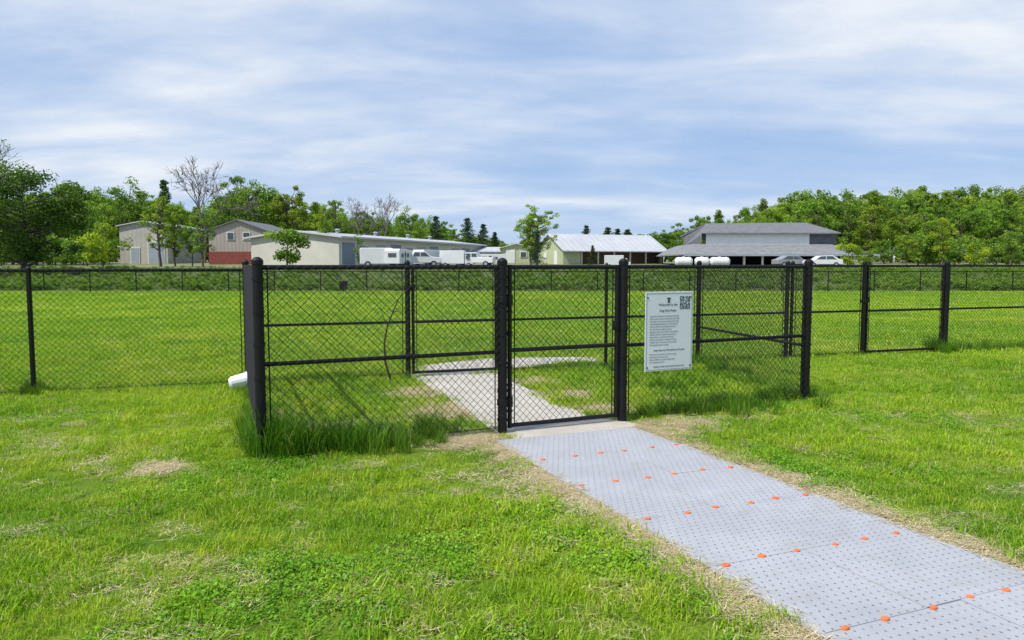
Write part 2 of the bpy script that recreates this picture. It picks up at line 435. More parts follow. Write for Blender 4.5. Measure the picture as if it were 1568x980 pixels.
def blade_clump(name,n,rad,h,w,bend,m,seed,flat=0.):
    r=np.random.default_rng(seed)
    V=[];Fc=[]
    for i in range(n):
        a=r.uniform(0,2*math.pi); q=rad*math.sqrt(r.uniform()); x,y=q*math.cos(a),q*math.sin(a)
        t=r.uniform(0,2*math.pi); hh=h*r.uniform(.45,1.25); bb=bend*r.uniform(.2,1.6)*hh
        if flat: hz=hh*r.uniform(.02,.25); bb=hh
        else: hz=hh
        ct,st=math.cos(t),math.sin(t); ww=w*r.uniform(.6,1.3)
        px,py=-st*ww/2,ct*ww/2
        k=len(V)
        V+=[(x-px,y-py,-.005),(x+px,y+py,-.005),(x+ct*bb*.35+px*.8,y+st*bb*.35+py*.8,hz*.6),(x+ct*bb*.35-px*.8,y+st*bb*.35-py*.8,hz*.6),(x+ct*bb,y+st*bb,hz*(1 if bb<hh else .8))]
        if flat: V[-5:-3]=[(x-px,y-py,.006),(x+px,y+py,.006)]
        Fc+=[(k,k+1,k+2,k+3),(k+3,k+2,k+4)]
    me=bpy.data.meshes.new(name); me.from_pydata(V,[],Fc); me.materials.append(m)
    return bpy.data.objects.new(name,me)
def leaf_clump(name,n,rad,h,sz,m,seed):
    r=np.random.default_rng(seed); V=[];Fc=[]
    for i in range(n):
        a=r.uniform(0,2*math.pi); q=rad*math.sqrt(r.uniform()); z=h*r.uniform(.2,1)*(1-.5*(q/rad)**2)
        c_=Vector((q*math.cos(a),q*math.sin(a),z)); nn=Vector((r.normal(0,.45),r.normal(0,.45),1)).normalized()
        u_=nn.orthogonal().normalized(); u_=Matrix.Rotation(r.uniform(0,6.28),3,nn)@u_; v_=nn.cross(u_); s_=sz*r.uniform(.6,1.3)
        k=len(V); V+=[c_-u_*s_,c_-v_*s_*.6,c_+u_*s_*.7,c_+v_*s_*.6]
        Fc.append((k,k+1,k+2,k+3))
    me=bpy.data.meshes.new(name); me.from_pydata([tuple(p) for p in V],[],Fc); me.materials.append(m)
    return bpy.data.objects.new(name,me)

def grass_mat(name,mul=(1,1,1),dry=.06,transl=.35,add=None):
    m,t,b=mat(name); nt=m.node_tree
    geo=t.n('ShaderNodeNewGeometry'); pos=geo.outputs['Position']
    c=lawn_colour(t,pos)
    c=t.mix(1.0,c,mul,'MULTIPLY')
    isl=geo.outputs['Random Per Island']
    c=t.mix(t.rng(isl,0,.5,.6,0),c,t.mix(1.0,c,(.45,.55,.6),'MULTIPLY'))
    c=t.mix(t.rng(isl,.5,1,.0,.6),c,t.mix(1.0,c,(1.6,1.4,1.3),'MULTIPLY'))
    c=t.mix(t.math('GREATER_THAN',isl,1-dry),c,(.54,.47,.22))
    t.l(c,b.inputs['Base Color']); b.inputs['Roughness'].default_value=.5; b.inputs['Specular IOR Level'].default_value=.18
    tr=t.n('ShaderNodeBsdfTranslucent'); t.l(t.mix(1.0,c,(1.35,1.4,.5),'MULTIPLY'),tr.inputs[0])
    mx=t.n('ShaderNodeMixShader'); mx.inputs[0].default_value=transl
    out=nt.nodes['Material Output']; t.l(b.outputs[0],mx.inputs[1]); t.l(tr.outputs[0],mx.inputs[2]); t.l(mx.outputs[0],out.inputs[0])
    return m
m_gr=grass_mat('grass_blades',(1.35,1.3,1.0),dry=.09)
m_grt=grass_mat('tall_grass_blades',(.50,.68,.75),dry=.05)
m_clov=grass_mat('clover_leaves',(.80,1.05,.9),dry=0,transl=.25)
m_str,t,b=mat('dry_straw'); geo=t.n('ShaderNodeNewGeometry')
t.l(t.mix(geo.outputs['Random Per Island'],(.34,.26,.13),(.74,.64,.38)),b.inputs['Base Color']); b.inputs['Roughness'].default_value=.7

lawn_p=[blade_clump('lawn_clump',105,.13,.038,.0048,.9,m_gr,s_) for s_ in range(4)]
lawn_far=[blade_clump('lawn_clump_coarse',100,.34,.05,.012,.8,m_gr,s_+20) for s_ in range(3)]
tall_p=[blade_clump('tall_clump',70,.10,.26,.006,.5,m_grt,s_+40) for s_ in range(4)]
straw_p=[blade_clump('straw_clump',38,.12,.075,.0035,1,m_str,s_+60,flat=1) for s_ in range(3)]
clov_p=[leaf_clump('clover_clump',110,.13,.055,.011,m_clov,s_+80) for s_ in range(3)]

def path_uv(P):
    d=P-np.array([P0.x,P0.y]); return d@np.array([adir.x,adir.y]), d@np.array([pdir.x,pdir.y])
def inpoly(P,poly):
    c=np.zeros(len(P),bool); j=len(poly)-1
    for i in range(len(poly)):
        xi,yi=poly[i]; xj,yj=poly[j]
        cond=((yi>P[:,1])!=(yj>P[:,1]))&(P[:,0]<(xj-xi)*(P[:,1]-yi)/(yj-yi+1e-12)+xi)
        c^=cond; j=i
    return c
def vnoise(P,s,seed):
    r=np.random.default_rng(seed); G=r.random((256,256)); q=P*s+1000; i=np.floor(q).astype(int); f=q-i; f=f*f*(3-2*f)
    a=G[i[:,0]%256,i[:,1]%256];b_=G[(i[:,0]+1)%256,i[:,1]%256];c_=G[i[:,0]%256,(i[:,1]+1)%256];d_=G[(i[:,0]+1)%256,(i[:,1]+1)%256]
    return (a*(1-f[:,0])+b_*f[:,0])*(1-f[:,1])+(c_*(1-f[:,0])+d_*f[:,0])*f[:,1]
def free(P,m=.06,nz=0.):
    u,v=path_uv(P)
    mm=m+nz*vnoise(P,3.0,77)
    onp=(u>-mm)&(u<PW+mm)&(v>-.12)
    k=~onp
    for poly in (conc_in,conc_out,[(p.x,p.y) for p in thr]): k&=~inpoly(P,poly)
    return k
def region(y0,y1,dens,k=.85,pad=1.2):
    w=k*y1+pad; n=int(2*w*(y1-y0)*dens)
    P=np.column_stack([rng.uniform(-w,w,n),rng.uniform(y0,y1,n)])
    return P[np.abs(P[:,0])<k*P[:,1]+pad]
def put(name,P,s,protos,tilt=.06,z=0):
    P3=np.column_stack([P,np.zeros(len(P))+z+gh(P[:,0],P[:,1])])
    scatter(name,P3,rng.uniform(0,6.28,len(P)),s,protos,tilt)
def inpen(P):
    return inpoly(P,[(A.x,A.y),(D_.x,D_.y),(Fp.x,Fp.y),(E.x,E.y)])
worn=[(-.62,8.2,.55),(-1.0,9.3,.5),(1.0,8.2,.36),(.62,9.1,.45),(.35,10.2,.35),(-.35,6.75,.33),(1.75,7.35,.28),(-2.75,5.72,.2)]
def wornmask(P):
    m=np.zeros(len(P))
    for x,y,r_ in worn: m=np.maximum(m,1-np.hypot(P[:,0]-x,P[:,1]-y)/(r_*(.6+.9*vnoise(P,3.2,88))))
    return m
P=np.vstack([region(1.6,5,135),region(5,9,85),region(9,13,50)])
P=P[free(P,.05,.13)]
thin=vnoise(P,1.3,15)*.5+vnoise(P,3.7,16)*.5
P=P[~((thin>.66)&(rng.random(len(P))<.75))]
wm=wornmask(P); P=P[~((wm>0)&(rng.random(len(P))<.85))]
cen=np.exp(-(((P[:,0]-.05)/.9)**2+((P[:,1]-3.9)/.85)**2))
cl=vnoise(P,.9,3)*.6+vnoise(P,2.3,4)*.4+.30*cen
isc=(cl>.60)&(P[:,1]<8)&(rng.random(len(P))<.6)
isc&=~inpen(P)
hs=.65+.7*vnoise(P,2.0,19)
put('lawn_grass',P[~isc],(rng.uniform(.7,1.25,(~isc).sum())*hs[~isc]*(1+.3*(P[~isc,1]>8))),lawn_p,.18)
put('clover_patch',P[isc],rng.uniform(.7,1.2,isc.sum()),clov_p,.1)
P=np.vstack([region(12.5,24,12),region(24,44,4,pad=3)]); P=P[free(P,.05)]
put('field_grass',P,rng.uniform(.7,1.2,len(P))*np.where(P[:,1]>24,1.4,1.0),lawn_far)
n=1150; v=rng.uniform(-.3,6,n); side=rng.random(n)<.5
sg=.06+.10*rng.random(n)+np.clip((v-3.6)*.09,0,.14)
u=np.where(side,-np.abs(rng.normal(0,sg,n))-.03,PW+np.abs(rng.normal(0,sg*.8,n))+.03)
PV=np.array([P0.x,P0.y])+u[:,None]*np.array([adir.x,adir.y])+v[:,None]*np.array([pdir.x,pdir.y])
PL=region(1.8,9,50); sn=vnoise(PL,1.1,11)*.5+vnoise(PL,3.1,12)*.5; PL=PL[(sn>.61)|(rng.random(len(PL))<.12)]
PW_=[]
for x,y,r_ in worn:
    k_=int(330*r_*r_+25); PW_.append(np.column_stack([rng.normal(x,r_*.5,k_),rng.normal(y,r_*.5,k_)]))
n=110; tt=rng.uniform(1.4,4.6,n); PF=np.column_stack([A.x+dv.x*tt,A.y+dv.y*tt])+np.array([.419,-.908])*rng.uniform(.1,.45,n)[:,None]
PS=np.vstack([PV,PL,PF]+PW_); PS=PS[free(PS,-.01)]
put('dry_straw',PS,rng.uniform(.6,1.25,len(PS)),straw_p,.05,.014)
TP=[];TS=[]
def tall_line(a,b_,dens,sp,h0,h1,patchy=0.):
    a=Vector(a);b_=Vector(b_);Ln=(b_-a).length;n=int(Ln*dens); tt=rng.uniform(0,1,n); d=(b_-a)/Ln; nr=np.array([-d.y,d.x])
    q=np.column_stack([a.x+(b_.x-a.x)*tt,a.y+(b_.y-a.y)*tt])+nr*rng.normal(0,sp,n)[:,None]
    vn=vnoise(q,2.6,21); s_=rng.uniform(h0,h1,n)*(.4+1.1*vn)
    if patchy: kk=(vn>patchy)|(rng.random(n)<.35); q=q[kk]; s_=s_[kk]
    TP.append(q); TS.append(s_)
tall_line(A,A+dv*1.9,62,.08,.4,1.05); tall_line(A+dv*.2,A+dv*1.7,35,.22,.35,.75,.4)
tall_line(A+dv*3.75,D_,52,.08,.3,.8,.35); tall_line(A+dv*4.6,D_,36,.2,.3,.75,.4)
tall_line(D_,Fp,28,.12,.35,.7,.4); tall_line(E,A,30,.08,.35,.7)
tall_line(E,g0,20,.1,.25,.5); tall_line(g1,Fp,18,.1,.2,.5); tall_line(back(lx[-1]),E,10,.05,.2,.5,.5)
tall_line(r2,back(26),24,.12,.25,.7,.35); tall_line(Fp,r1,14,.08,.2,.4,.5)
for x in lx: tall_line(back(x-.12),back(x+.12),70,.07,.35,.7)
tall_line(back(7.75),back(8.1),80,.12,.7,1.1)
n=560; s1=rng.uniform(0,1,n); s2=rng.uniform(0,1,n)
q=np.column_stack([A.x+(D_.x-A.x)*s1,A.y+(D_.y-A.y)*s1])*(1-s2[:,None])+np.column_stack([E.x+(Fp.x-E.x)*s1,E.y+(Fp.y-E.y)*s1])*s2[:,None]
keep=(s1<.25+rng.normal(0,.05,n))|(s1>.76+rng.normal(0,.05,n)); q=q[keep]
TP.append(q); TS.append(rng.uniform(.2,.5,len(q))*(.5+.9*vnoise(q,2.0,23)))
TPa=np.vstack(TP);TSa=np.concatenate(TS); k=free(TPa,.03)&(wornmask(TPa)<.15)
put('tall_grass',TPa[k],TSa[k],tall_p,.14)

# ------------------------------------------------------------------ foliage
def leaf_mat(name,c1,c2,transl=.35):
    m,t,b=mat(name); nt=m.node_tree
    geo=t.n('ShaderNodeNewGeometry'); oi=t.n('ShaderNodeObjectInfo')
    at=t.n('ShaderNodeAttribute'); at.attribute_name='clump'
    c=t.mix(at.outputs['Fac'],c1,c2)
    c=t.mix(t.rng(geo.outputs['Random Per Island'],0,1,0,.5),c,t.mix(1.0,c,(.55,.6,.6),'MULTIPLY'))
    c=t.mix(1.0,c,oi.outputs['Color'],'MULTIPLY')
    t.l(c,b.inputs['Base Color']); b.inputs['Roughness'].default_value=.55; b.inputs['Specular IOR Level'].default_value=.2
    tr=t.n('ShaderNodeBsdfTranslucent'); t.l(t.mix(1.0,c,(1.2,1.3,.5),'MULTIPLY'),tr.inputs[0])
    mx=t.n('ShaderNodeMixShader'); mx.inputs[0].default_value=transl
    out=nt.nodes['Material Output']; t.l(b.outputs[0],mx.inputs[1]); t.l(tr.outputs[0],mx.inputs[2]); t.l(mx.outputs[0],out.inputs[0])
    return m
m_leaf=leaf_mat('broad_leaves',(.090,.185,.024),(.275,.410,.052),.4)
m_need=leaf_mat('conifer_needles',(.030,.065,.020),(.075,.13,.034),.15)
m_tbark=simple('tree_bark',(.10,.085,.07),.9,.35,3)
m_grey_bark=simple('bare_tree_bark',(.13,.11,.10),.9,.3,3)

def mesh_np(name,V,Q,mats,mi,clump,tubes=None):
    tv=tubes.v if tubes else []; tf=tubes.f if tubes else []
    nb=len(tv)
    allv=np.vstack([np.array(tv,float).reshape(-1,3),V]) if nb else V
    me=bpy.data.meshes.new(name)
    faces=[tuple(f) for f in tf]+[tuple(int(i)+nb for i in q) for q in Q]
    me.from_pydata(allv.tolist(),[],faces)
    for m in mats: me.materials.append(m)
    me.polygons.foreach_set('material_index',[0]*len(tf)+[1]*len(Q))
    a=me.attributes.new('clump','FLOAT','POINT'); a.data.foreach_set('value',np.concatenate([np.zeros(nb),clump]).astype(np.float32))
    me['top']=float(np.percentile(allv[:,2],99.7))
    return me
def leaves(centres,radii,cval,nper,size,r):
    N=len(centres)*nper
    ci=np.repeat(np.arange(len(centres)),nper)
    d=r.normal(size=(N,3)); d/=np.linalg.norm(d,axis=1)[:,None]
    rad=r.uniform(0,1,N)**.45
    c=centres[ci]+d*(radii[ci]*rad)[:,None]*np.array([1,1,.75])
    n_=d*.7+r.normal(size=(N,3))*.6+np.array([0,0,.35]); n_/=np.linalg.norm(n_,axis=1)[:,None]
    h=r.normal(size=(N,3)); u=np.cross(n_,h); u/=np.linalg.norm(u,axis=1)[:,None]; w=np.cross(n_,u)
    s=size*r.uniform(.55,1.35,N)[:,None]
    V=np.stack([c-u*s*.5,c-w*s*.38+u*s*.05,c+u*s*.5,c+w*s*.38],1).reshape(-1,3)
    Q=np.arange(N*4).reshape(-1,4)
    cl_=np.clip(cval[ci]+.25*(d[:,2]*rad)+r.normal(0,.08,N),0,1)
    return V,Q,np.repeat(cl_,4)
def tree_mesh(name,H=10,cr=3.5,base=.22,nb=45,nper=110,lsize=.24,seed=0,br=(.2,.36),shape='round',gaps=0):
    r=np.random.default_rng(seed); tb=MB()
    zc=H*(base+1)/2; hz=H*(1-base)/2
    cs=[];rs=[]
    while len(cs)<nb:
        d=r.normal(size=3); d/=np.linalg.norm(d); q=r.uniform(.25,1)**.5
        z=d[2]*q
        wf=1.0
        if shape=='cone': wf=max(.3,(1-z)/1.6)
        if shape=='vase': wf=.55+.45*(z+1)/1.6
        ph=math.atan2(d[1],d[0]); lob=1+.22*math.sin(2*ph+seed)+.15*math.sin(5*ph+seed*2+z*3)
        rr=cr*r.uniform(*br)*(1-.25*abs(z))
        p=np.array([d[0]*q*cr*wf*lob*.85,d[1]*q*cr*wf*lob*.85,zc+z*hz*.86])
        cs.append(p);rs.append(rr)
    cs=np.array(cs);rs=np.array(rs)
    tr=H*.018; top=H*.72; px=0;py=0;prev=Vector((0,0,-.3)); pts=[prev]
    for i in range(1,6):
        px+=r.normal(0,.02*H)*.5;py+=r.normal(0,.02*H)*.5; pts.append(Vector((px,py,top*i/5)))
    for i in range(5): tb.tube(pts[i],pts[i+1],tr*(1.15-.2*i),tr*(1.15-.2*(i+1)),n=7,caps=False)
    for c_,q in zip(cs,rs):
        zz=max(H*base*.7,min(top*.98,c_[2]-.35*math.hypot(c_[0],c_[1])-.2)); f=zz/top*5; i=min(4,int(f)); st=pts[i].lerp(pts[i+1],f-i)
        e_=Vector(c_); md=st.lerp(e_,.5)+Vector((r.normal(0,.1),r.normal(0,.1),-.04*H*.3))
        tb.tube(st,md,tr*.38,tr*.24,n=4,caps=False); tb.tube(md,e_,tr*.24,tr*.07,n=4,caps=False)
    cv=r.uniform(.05,.95,len(cs))
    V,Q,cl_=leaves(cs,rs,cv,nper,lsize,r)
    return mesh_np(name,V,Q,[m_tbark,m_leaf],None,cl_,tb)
def conifer_mesh(name,H=10,w=2.2,seed=0):
    r=np.random.default_rng(seed); tb=MB(); tb.tube((0,0,-.3),(0,0,H*.97),H*.016,H*.003,n=6,caps=False)
    cs=[];rs=[]
    n=46
    for i in range(n):
        z=H*(.12+.84*(i/n))+r.normal(0,.15); f=(1-i/n)**.75; ph=i*2.4+r.normal(0,.3); q=w*f*r.uniform(.4,1.15)
        for k in (.45,.9):
            cs.append((q*k*math.cos(ph),q*k*math.sin(ph),z-.1*q*k)); rs.append(.16*w+.20*w*f*(1-k*.4))
        tb.tube((0,0,z),cs[-1],H*.004,H*.002,n=3,caps=False)
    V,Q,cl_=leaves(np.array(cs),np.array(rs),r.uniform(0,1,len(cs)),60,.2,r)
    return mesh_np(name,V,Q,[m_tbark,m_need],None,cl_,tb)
def bare_tree(name,H=12,seed=0,spread=.5,levels=5,leafy=0,kids=3,m=None,twig=.012):
    r=np.random.default_rng(seed); tb=MB(); tips=[]
    def rec(p,d,Ln,rad,lv):
        q=p
        for k in range(2):
            d=(d+Vector(r.normal(0,.10,3))).normalized(); e_=q+d*(Ln/2)
            tb.tube(q,e_,rad*(1-.2*k),rad*(.8-.2*k),n=5 if lv>2 else 3,caps=False)
            q=e_
            if lv<levels-0 and lv>0 and k==0 and r.random()<.6:
                dd=(d+Vector(r.normal(0,spread,3))).normalized(); rec(q,dd,Ln*.6,rad*.45,lv-1)
        if lv==0: tips.append(tuple(q)); return
        for k in range(kids):
            dd=(d+Vector(r.normal(0,spread,3))+Vector((0,0,.18))).normalized()
            rec(q,dd,Ln*r.uniform(.6,.82),max(rad*.56,twig),lv-1)
    rec(Vector((0,0,-.3)),Vector((0,0,1)),H*.30,H*.017,levels)
    ts=np.array(tips) if tips else np.zeros((1,3))
    if leafy:
        sel=ts[r.random(len(ts))<leafy]; V,Q,cl_=leaves(sel,np.full(len(sel),.3),r.uniform(.4,1,len(sel)),6,.12,r)
    else: V=np.zeros((0,3));Q=np.zeros((0,4),int);cl_=np.zeros(0)
    return mesh_np(name,V,Q,[m or m_grey_bark,m_leaf],None,cl_,tb)

BROAD=[tree_mesh('broadleaf_a',seed=1),tree_mesh('broadleaf_b',cr=3.0,seed=2,base=.15,nb=50),tree_mesh('broadleaf_c',cr=3.9,seed=3,nb=55,br=(.17,.3)),
       tree_mesh('broadleaf_d',cr=2.7,seed=4,base=.1,nb=42,shape='vase'),tree_mesh('broadleaf_e',cr=3.3,seed=5,nb=60,br=(.13,.27),base=.12),
       tree_mesh('broadleaf_f',cr=2.8,seed=6,nb=44,shape='cone',base=.08)]
SPARSE=[tree_mesh('sparse_a',cr=2.8,seed=11,nb=60,nper=60,br=(.12,.26),lsize=.2,base=.12),tree_mesh('sparse_b',cr=2.6,seed=12,nb=52,nper=55,br=(.12,.28),lsize=.2,base=.1)]
BUSH=[tree_mesh('bush_a',H=3,cr=1.7,base=.0,nb=22,nper=110,lsize=.17,seed=21,br=(.25,.45)),tree_mesh('bush_b',H=3,cr=1.3,base=.0,nb=18,nper=110,lsize=.17,seed=22,br=(.25,.5))]
CON=[conifer_mesh('conifer_a',w=2.9,seed=31),conifer_mesh('conifer_b',w=2.5,seed=32)]
BARE=[bare_tree('bare_a',seed=41,twig=.022),bare_tree('bare_b',seed=43,spread=.38,twig=.022)]
BIGT=tree_mesh('large_broadleaf',H=11,cr=5.2,base=.02,nb=110,nper=190,lsize=.19,seed=51,br=(.14,.28))

def tree(name,me,b,D,top,col=(1,1,1),wx=1.0,Hm=None,parent=None,rz=None,vary=False):
    x,y,z=site(b,D); h=1.6+(405-top)*D/F-z
    s=h/me['top']
    o=bpy.data.objects.new(name,me); o.location=(x,y,z); o.scale=(s*wx,s*wx,s); o.rotation_euler=(0,0,random.uniform(0,6.28) if rz is None else rz)
    o.color=(*col,1); link(o,parent); return o
Y=(1.3,1.15,.8); YY=(1.75,1.4,.7); G=(1,1,1); DG=(.62,.7,.75); LG=(1.2,1.15,1.2); OL=(1.15,.95,.8)
tree('large_broadleaf_tree',BIGT,34,62,252,(.50,.56,.6),1.08,rz=.4)
tree('bare_budding_tree',bare_tree('budding_tree',H=12,seed=47,spread=.5,leafy=.2,kids=3,m=m_tbark),-52,58,170,(.9,1.0,.9),1.0)
tree('broadleaf_tree',BROAD[1],112,105,284,LG,1.0)
tree('broadleaf_tree',BROAD[4],78,98,296,G,1.1)
tree('yellow_green_shrub',BUSH[0],160,82,343,YY,.95)
tree('broadleaf_tree',BROAD[0],205,125,277,G,.9)
tree('conifer_tree',CON[1],256,128,278,(1.2,1.3,1.1),.9)
tree('broadleaf_tree',SPARSE[0],248,84,300,Y,.95)
tree('broadleaf_tree',BROAD[3],270,86,326,Y,.85)
tree('broadleaf_tree',SPARSE[1],312,82,320,LG,1.0)
tree('broadleaf_tree',BROAD[1],296,84,342,G,.8)
tree('bare_tree',BARE[0],313,110,248,G,.95)
tree('broadleaf_tree',BROAD[2],385,125,281,G,.95)
tree('broadleaf_tree',BROAD[1],368,130,272,(.8,.85,.9),.8)
tree('broadleaf_tree',BROAD[4],446,125,287,OL,.95)
tree('shrub',BUSH[1],440,80,352,G,1.1)
tree('broadleaf_tree',BROAD[3],496,88,318,Y,.62)
tree('broadleaf_tree',BROAD[1],515,130,308,LG,.9)
tree('bare_tree',BARE[1],551,112,305,G,.9)
tree('thin_tree',SPARSE[1],550,80,358,G,.8)
tree('bare_tree',BARE[0],592,114,300,(1,1,1),.8)
tree('broadleaf_tree',BROAD[0],628,125,319,G,1.0)
tree('conifer_tree',CON[1],668,130,332,(.9,1,.9),1.3)
tree('conifer_tree',CON[0],716,125,335,DG,1.3)
tree('conifer_tree',CON[1],740,125,344,DG,1.4)
tree('conifer_tree',CON[1],758,128,356,DG,1.4)
tree('broadleaf_tree',SPARSE[0],822,92,315,(1.4,1.3,1.0),1.15)
tree('broadleaf_tree',BROAD[3],813,94,328,Y,1.05)
tree('conifer_tree',CON[0],822,78,354,DG,.95)
tree('conifer_tree',CON[1],907,78,376,(.9,.7,.6),1.3)
tree('conifer_tree',CON[0],897,140,346,DG,1.2)
for b_,tp in ((930,349),(945,351),(960,352)): tree('conifer_tree',CON[b_%2],b_,145,tp,DG,1.6)
tree('yellow_green_shrub',BUSH[1],1296,80,373,YY,1); tree('yellow_green_shrub',BUSH[0],1325,84,384,Y,1.1)
tree('broadleaf_tree',BROAD[4],1387,86,356,Y,1.0); tree('broadleaf_tree',BROAD[3],1440,88,335,YY,.9)
tree('yellow_green_shrub',BUSH[0],1492,84,372,YY,1); tree('broadleaf_tree',BROAD[1],1545,86,345,LG,1.)
tl=empty('distant_tree_line')
def interp(b_,tab): return float(np.interp(b_,[q[0] for q in tab],[q[1] for q in tab]))
tabL=[(-700,280),(0,298),(90,300),(200,298),(300,314),(400,303),(470,303),(520,320),(600,336),(680,343),(740,352),(780,368),(900,370),(960,360),(1000,352),(1060,343),(1090,329),(1120,333),(1150,314),(1200,305),(1300,295),(1400,297),(1470,291),(1568,293),(2300,280)]
cols=[G,G,LG,Y,OL,(.72,.8,.8),(1.1,1.15,1),(1.25,1.3,.9),(1.4,1.3,.8)]
rr=random.Random(9)
for row,(Dd,drop,st) in enumerate(((150,4,17),(138,14,19),(126,30,24))):
    b_=-650
    while b_<2250:
        top=interp(b_,tabL)+drop*rr.uniform(.3,1.2)+rr.uniform(-11,9)
        if row==2 and 330<b_<1130: b_+=st; continue
        top=min(top,392)
        tree('tree',rr.choice(BROAD),b_,Dd+rr.uniform(-5,5),top,rr.choice(cols),rr.uniform(.8,1.15) if top<350 else 1.6,parent=tl)
        b_+=st*rr.uniform(.7,1.3)
for lo,hi,Dd in ((1330,2100,112),(-600,130,100)):
    b_=lo
    while b_<hi:
        tree('tree',rr.choice(BROAD),b_,Dd+rr.uniform(-5,5),interp(b_,tabL)+rr.uniform(12,55),rr.choice(cols),rr.uniform(.85,1.2),parent=tl)
        b_+=rr.uniform(18,34)
wd=[bpy.data.objects.new('weed_clump',tree_mesh('weed_%d'%i,H=.8,cr=.65,base=0,nb=9,nper=45,lsize=.11,seed=70+i,br=(.3,.6))) for i in range(3)]
for w_,c_ in zip(wd,((.6,.62,.6,1),(.9,.7,.6,1),(.45,.52,.5,1))): w_.color=c_
n=4200; yy=rng.uniform(45.3,74,n); P=np.column_stack([rng.uniform(-1,1,n)*(yy*.9),yy])
dn=vnoise(P,.12,31); k=rng.random(n)<.35+.9*dn; P=P[k]
put('weedy_bank',P,rng.uniform(.35,1.1,len(P))*(.5+.5*vnoise(P,.2,32))*np.interp(P[:,1],[45,62,74],[1,.8,.45]),wd,.05)
bs=[bpy.data.objects.new('understory_bush',BUSH[i%2]) for i in range(4)]
for w_,c_ in zip(bs,(G,DG,Y,LG)): w_.color=(*c_,1)
q=[]
for _ in range(260):
    b_=rr.uniform(-500,2100)
    if 180<b_<1340 and rr.random()<.75: Dd=rr.uniform(128,145)
    elif b_>1340 or b_<170: Dd=rr.uniform(88,112)
    else: continue
    q.append(((b_-784)/F*Dd,Dd))
P=np.array(q); put('understory_shrubs',P,rng.uniform(.8,1.6,len(P)),bs)

# ------------------------------------------------------------------ buildings
m_beige=corrugated('beige_metal_siding',(.44,.42,.37),.6)
m_tan=corrugated('tan_metal_siding',(.33,.29,.26),.5)
m_brickred=simple('red_brick_band',(.20,.05,.04),.85,.25,4)
m_whites=corrugated('white_metal_siding',(.52,.51,.46),.8)
m_roofw=corrugated('pale_metal_roof',(.48,.49,.51),.9,'Y',.5,.08)
m_roofwx=corrugated('pale_metal_roof_x',(.46,.47,.49),.9,'X',.5,.10)
m_green=corrugated('pale_green_siding',(.42,.46,.29),.6,'X')
m_dgrey=simple('dark_shingle_roof',(.15,.155,.17),.85,.2,1.5,bump=.3)
m_lgrey=simple('grey_shingle_roof',(.20,.205,.215),.85,.2,1.5,bump=.3)
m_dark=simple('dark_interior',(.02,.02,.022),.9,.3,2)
m_glass=simple('window_glass',(.05,.07,.09),.15,.1,2,spec=.8)
m_door=simple('roller_door',(.30,.33,.38),.6,.1,2)
m_bluedoor=simple('blue_grey_door',(.16,.20,.27),.5,.1,2)
m_trim=simple('white_trim',(.66,.66,.64),.6,.05,2)
m_brown=simple('weathered_wood',(.13,.09,.06),.9,.3,3)

def gable(name,b0,b1,D,base_b,eave,peak,depth,mw,mr,rz=0,openings=(),overhang=.35,trimm=None,ridge='y',band=None):
    x0=(b0-784)/F*D; x1=(b1-784)/F*D; W=x1-x0; z=ghs(x0,D)
    E_=1.6+(405-eave)*D/F-z; Pk=1.6+(405-peak)*D/F-z
    e=empty(name,((x0+x1)/2,D,z),rz)
    w=MB()
    if ridge=='y':
        w.prism([(-W/2,-.5),(W/2,-.5),(W/2,E_),(0,Pk),(-W/2,E_)],0,depth)
    else:
        w.box((0,depth/2,(E_-.5)/2),(W,depth,E_+.5))
        w.add([(-W/2,0,E_),(-W/2,depth,E_),(-W/2,depth/2,Pk),(W/2,0,E_),(W/2,depth,E_),(W/2,depth/2,Pk)],[(0,1,2),(3,5,4)])
    w.obj('walls',mw,e)
    r=MB(); th=.14; oh=overhang
    if ridge=='y':
        sl=(Pk-E_)/(W/2)
        for s_ in (-1,1):
            r.prism([(s_*(W/2+oh),E_-sl*oh+.01),(0,Pk+.01),(0,Pk+th),(s_*(W/2+oh),E_-sl*oh+th)],-oh,depth+oh)
    else:
        sl=(Pk-E_)/(depth/2)
        for y_,s_ in ((-oh,1),(depth+oh,-1)):
            vs=[(-W/2-oh,y_,E_-sl*oh+.01),(W/2+oh,y_,E_-sl*oh+.01),(W/2+oh,depth/2,Pk+.01),(-W/2-oh,depth/2,Pk+.01)]
            vs+=[(a,b_,c_+th) for a,b_,c_ in vs]
            r.add(vs,[(0,1,2,3),(4,5,6,7),(0,1,5,4),(1,2,6,5),(2,3,7,6),(3,0,4,7)])
    r.obj('roof',mr,e)
    if band:
        bb=MB(); bb.box((0,-.04,band[0]/2-.2),(W+.06,.08,band[0]+.4)); bb.obj('lower_band',band[1],e)
    for i,(u,v0,wd_,hh,mm) in enumerate(openings):
        fr=MB(); fr.box((u,-.05,v0+hh/2),(wd_+.2,.10,hh+.16)); fr.obj('opening_frame',trimm or m_trim,e)
        op=MB(); op.box((u,-.08,v0+hh/2),(wd_,.10,hh)); op.obj('opening_panel',mm,e)
    return e
gable('beige_metal_shed',186,259,106,400,347,340,12,m_beige,m_roofw,openings=((-1.2,0,1.1,2.2,m_door),(1.8,0,2.2,3,m_door)))
gable('tan_gabled_building',322,410,100,400,354,338,14,m_tan,m_dgrey,band=(1.7,m_brickred),openings=((-.9,3.3,.8,.9,m_glass),(1.2,3.3,.8,.9,m_glass),(2.4,0,1.0,2.1,m_trim)))
gable('white_workshop',406,470,103,400,357,353,12,m_whites,m_roofwx,ridge='x',openings=((-1.6,0,1.6,2.6,m_door),(1.2,1.2,1.1,.9,m_glass)))
gable('white_workshop',468,524,96,400,366,359,12,m_whites,m_roofwx,ridge='x',openings=((-1.0,0,1.8,2.4,m_bluedoor),(1.3,1.1,.9,.8,m_glass)))
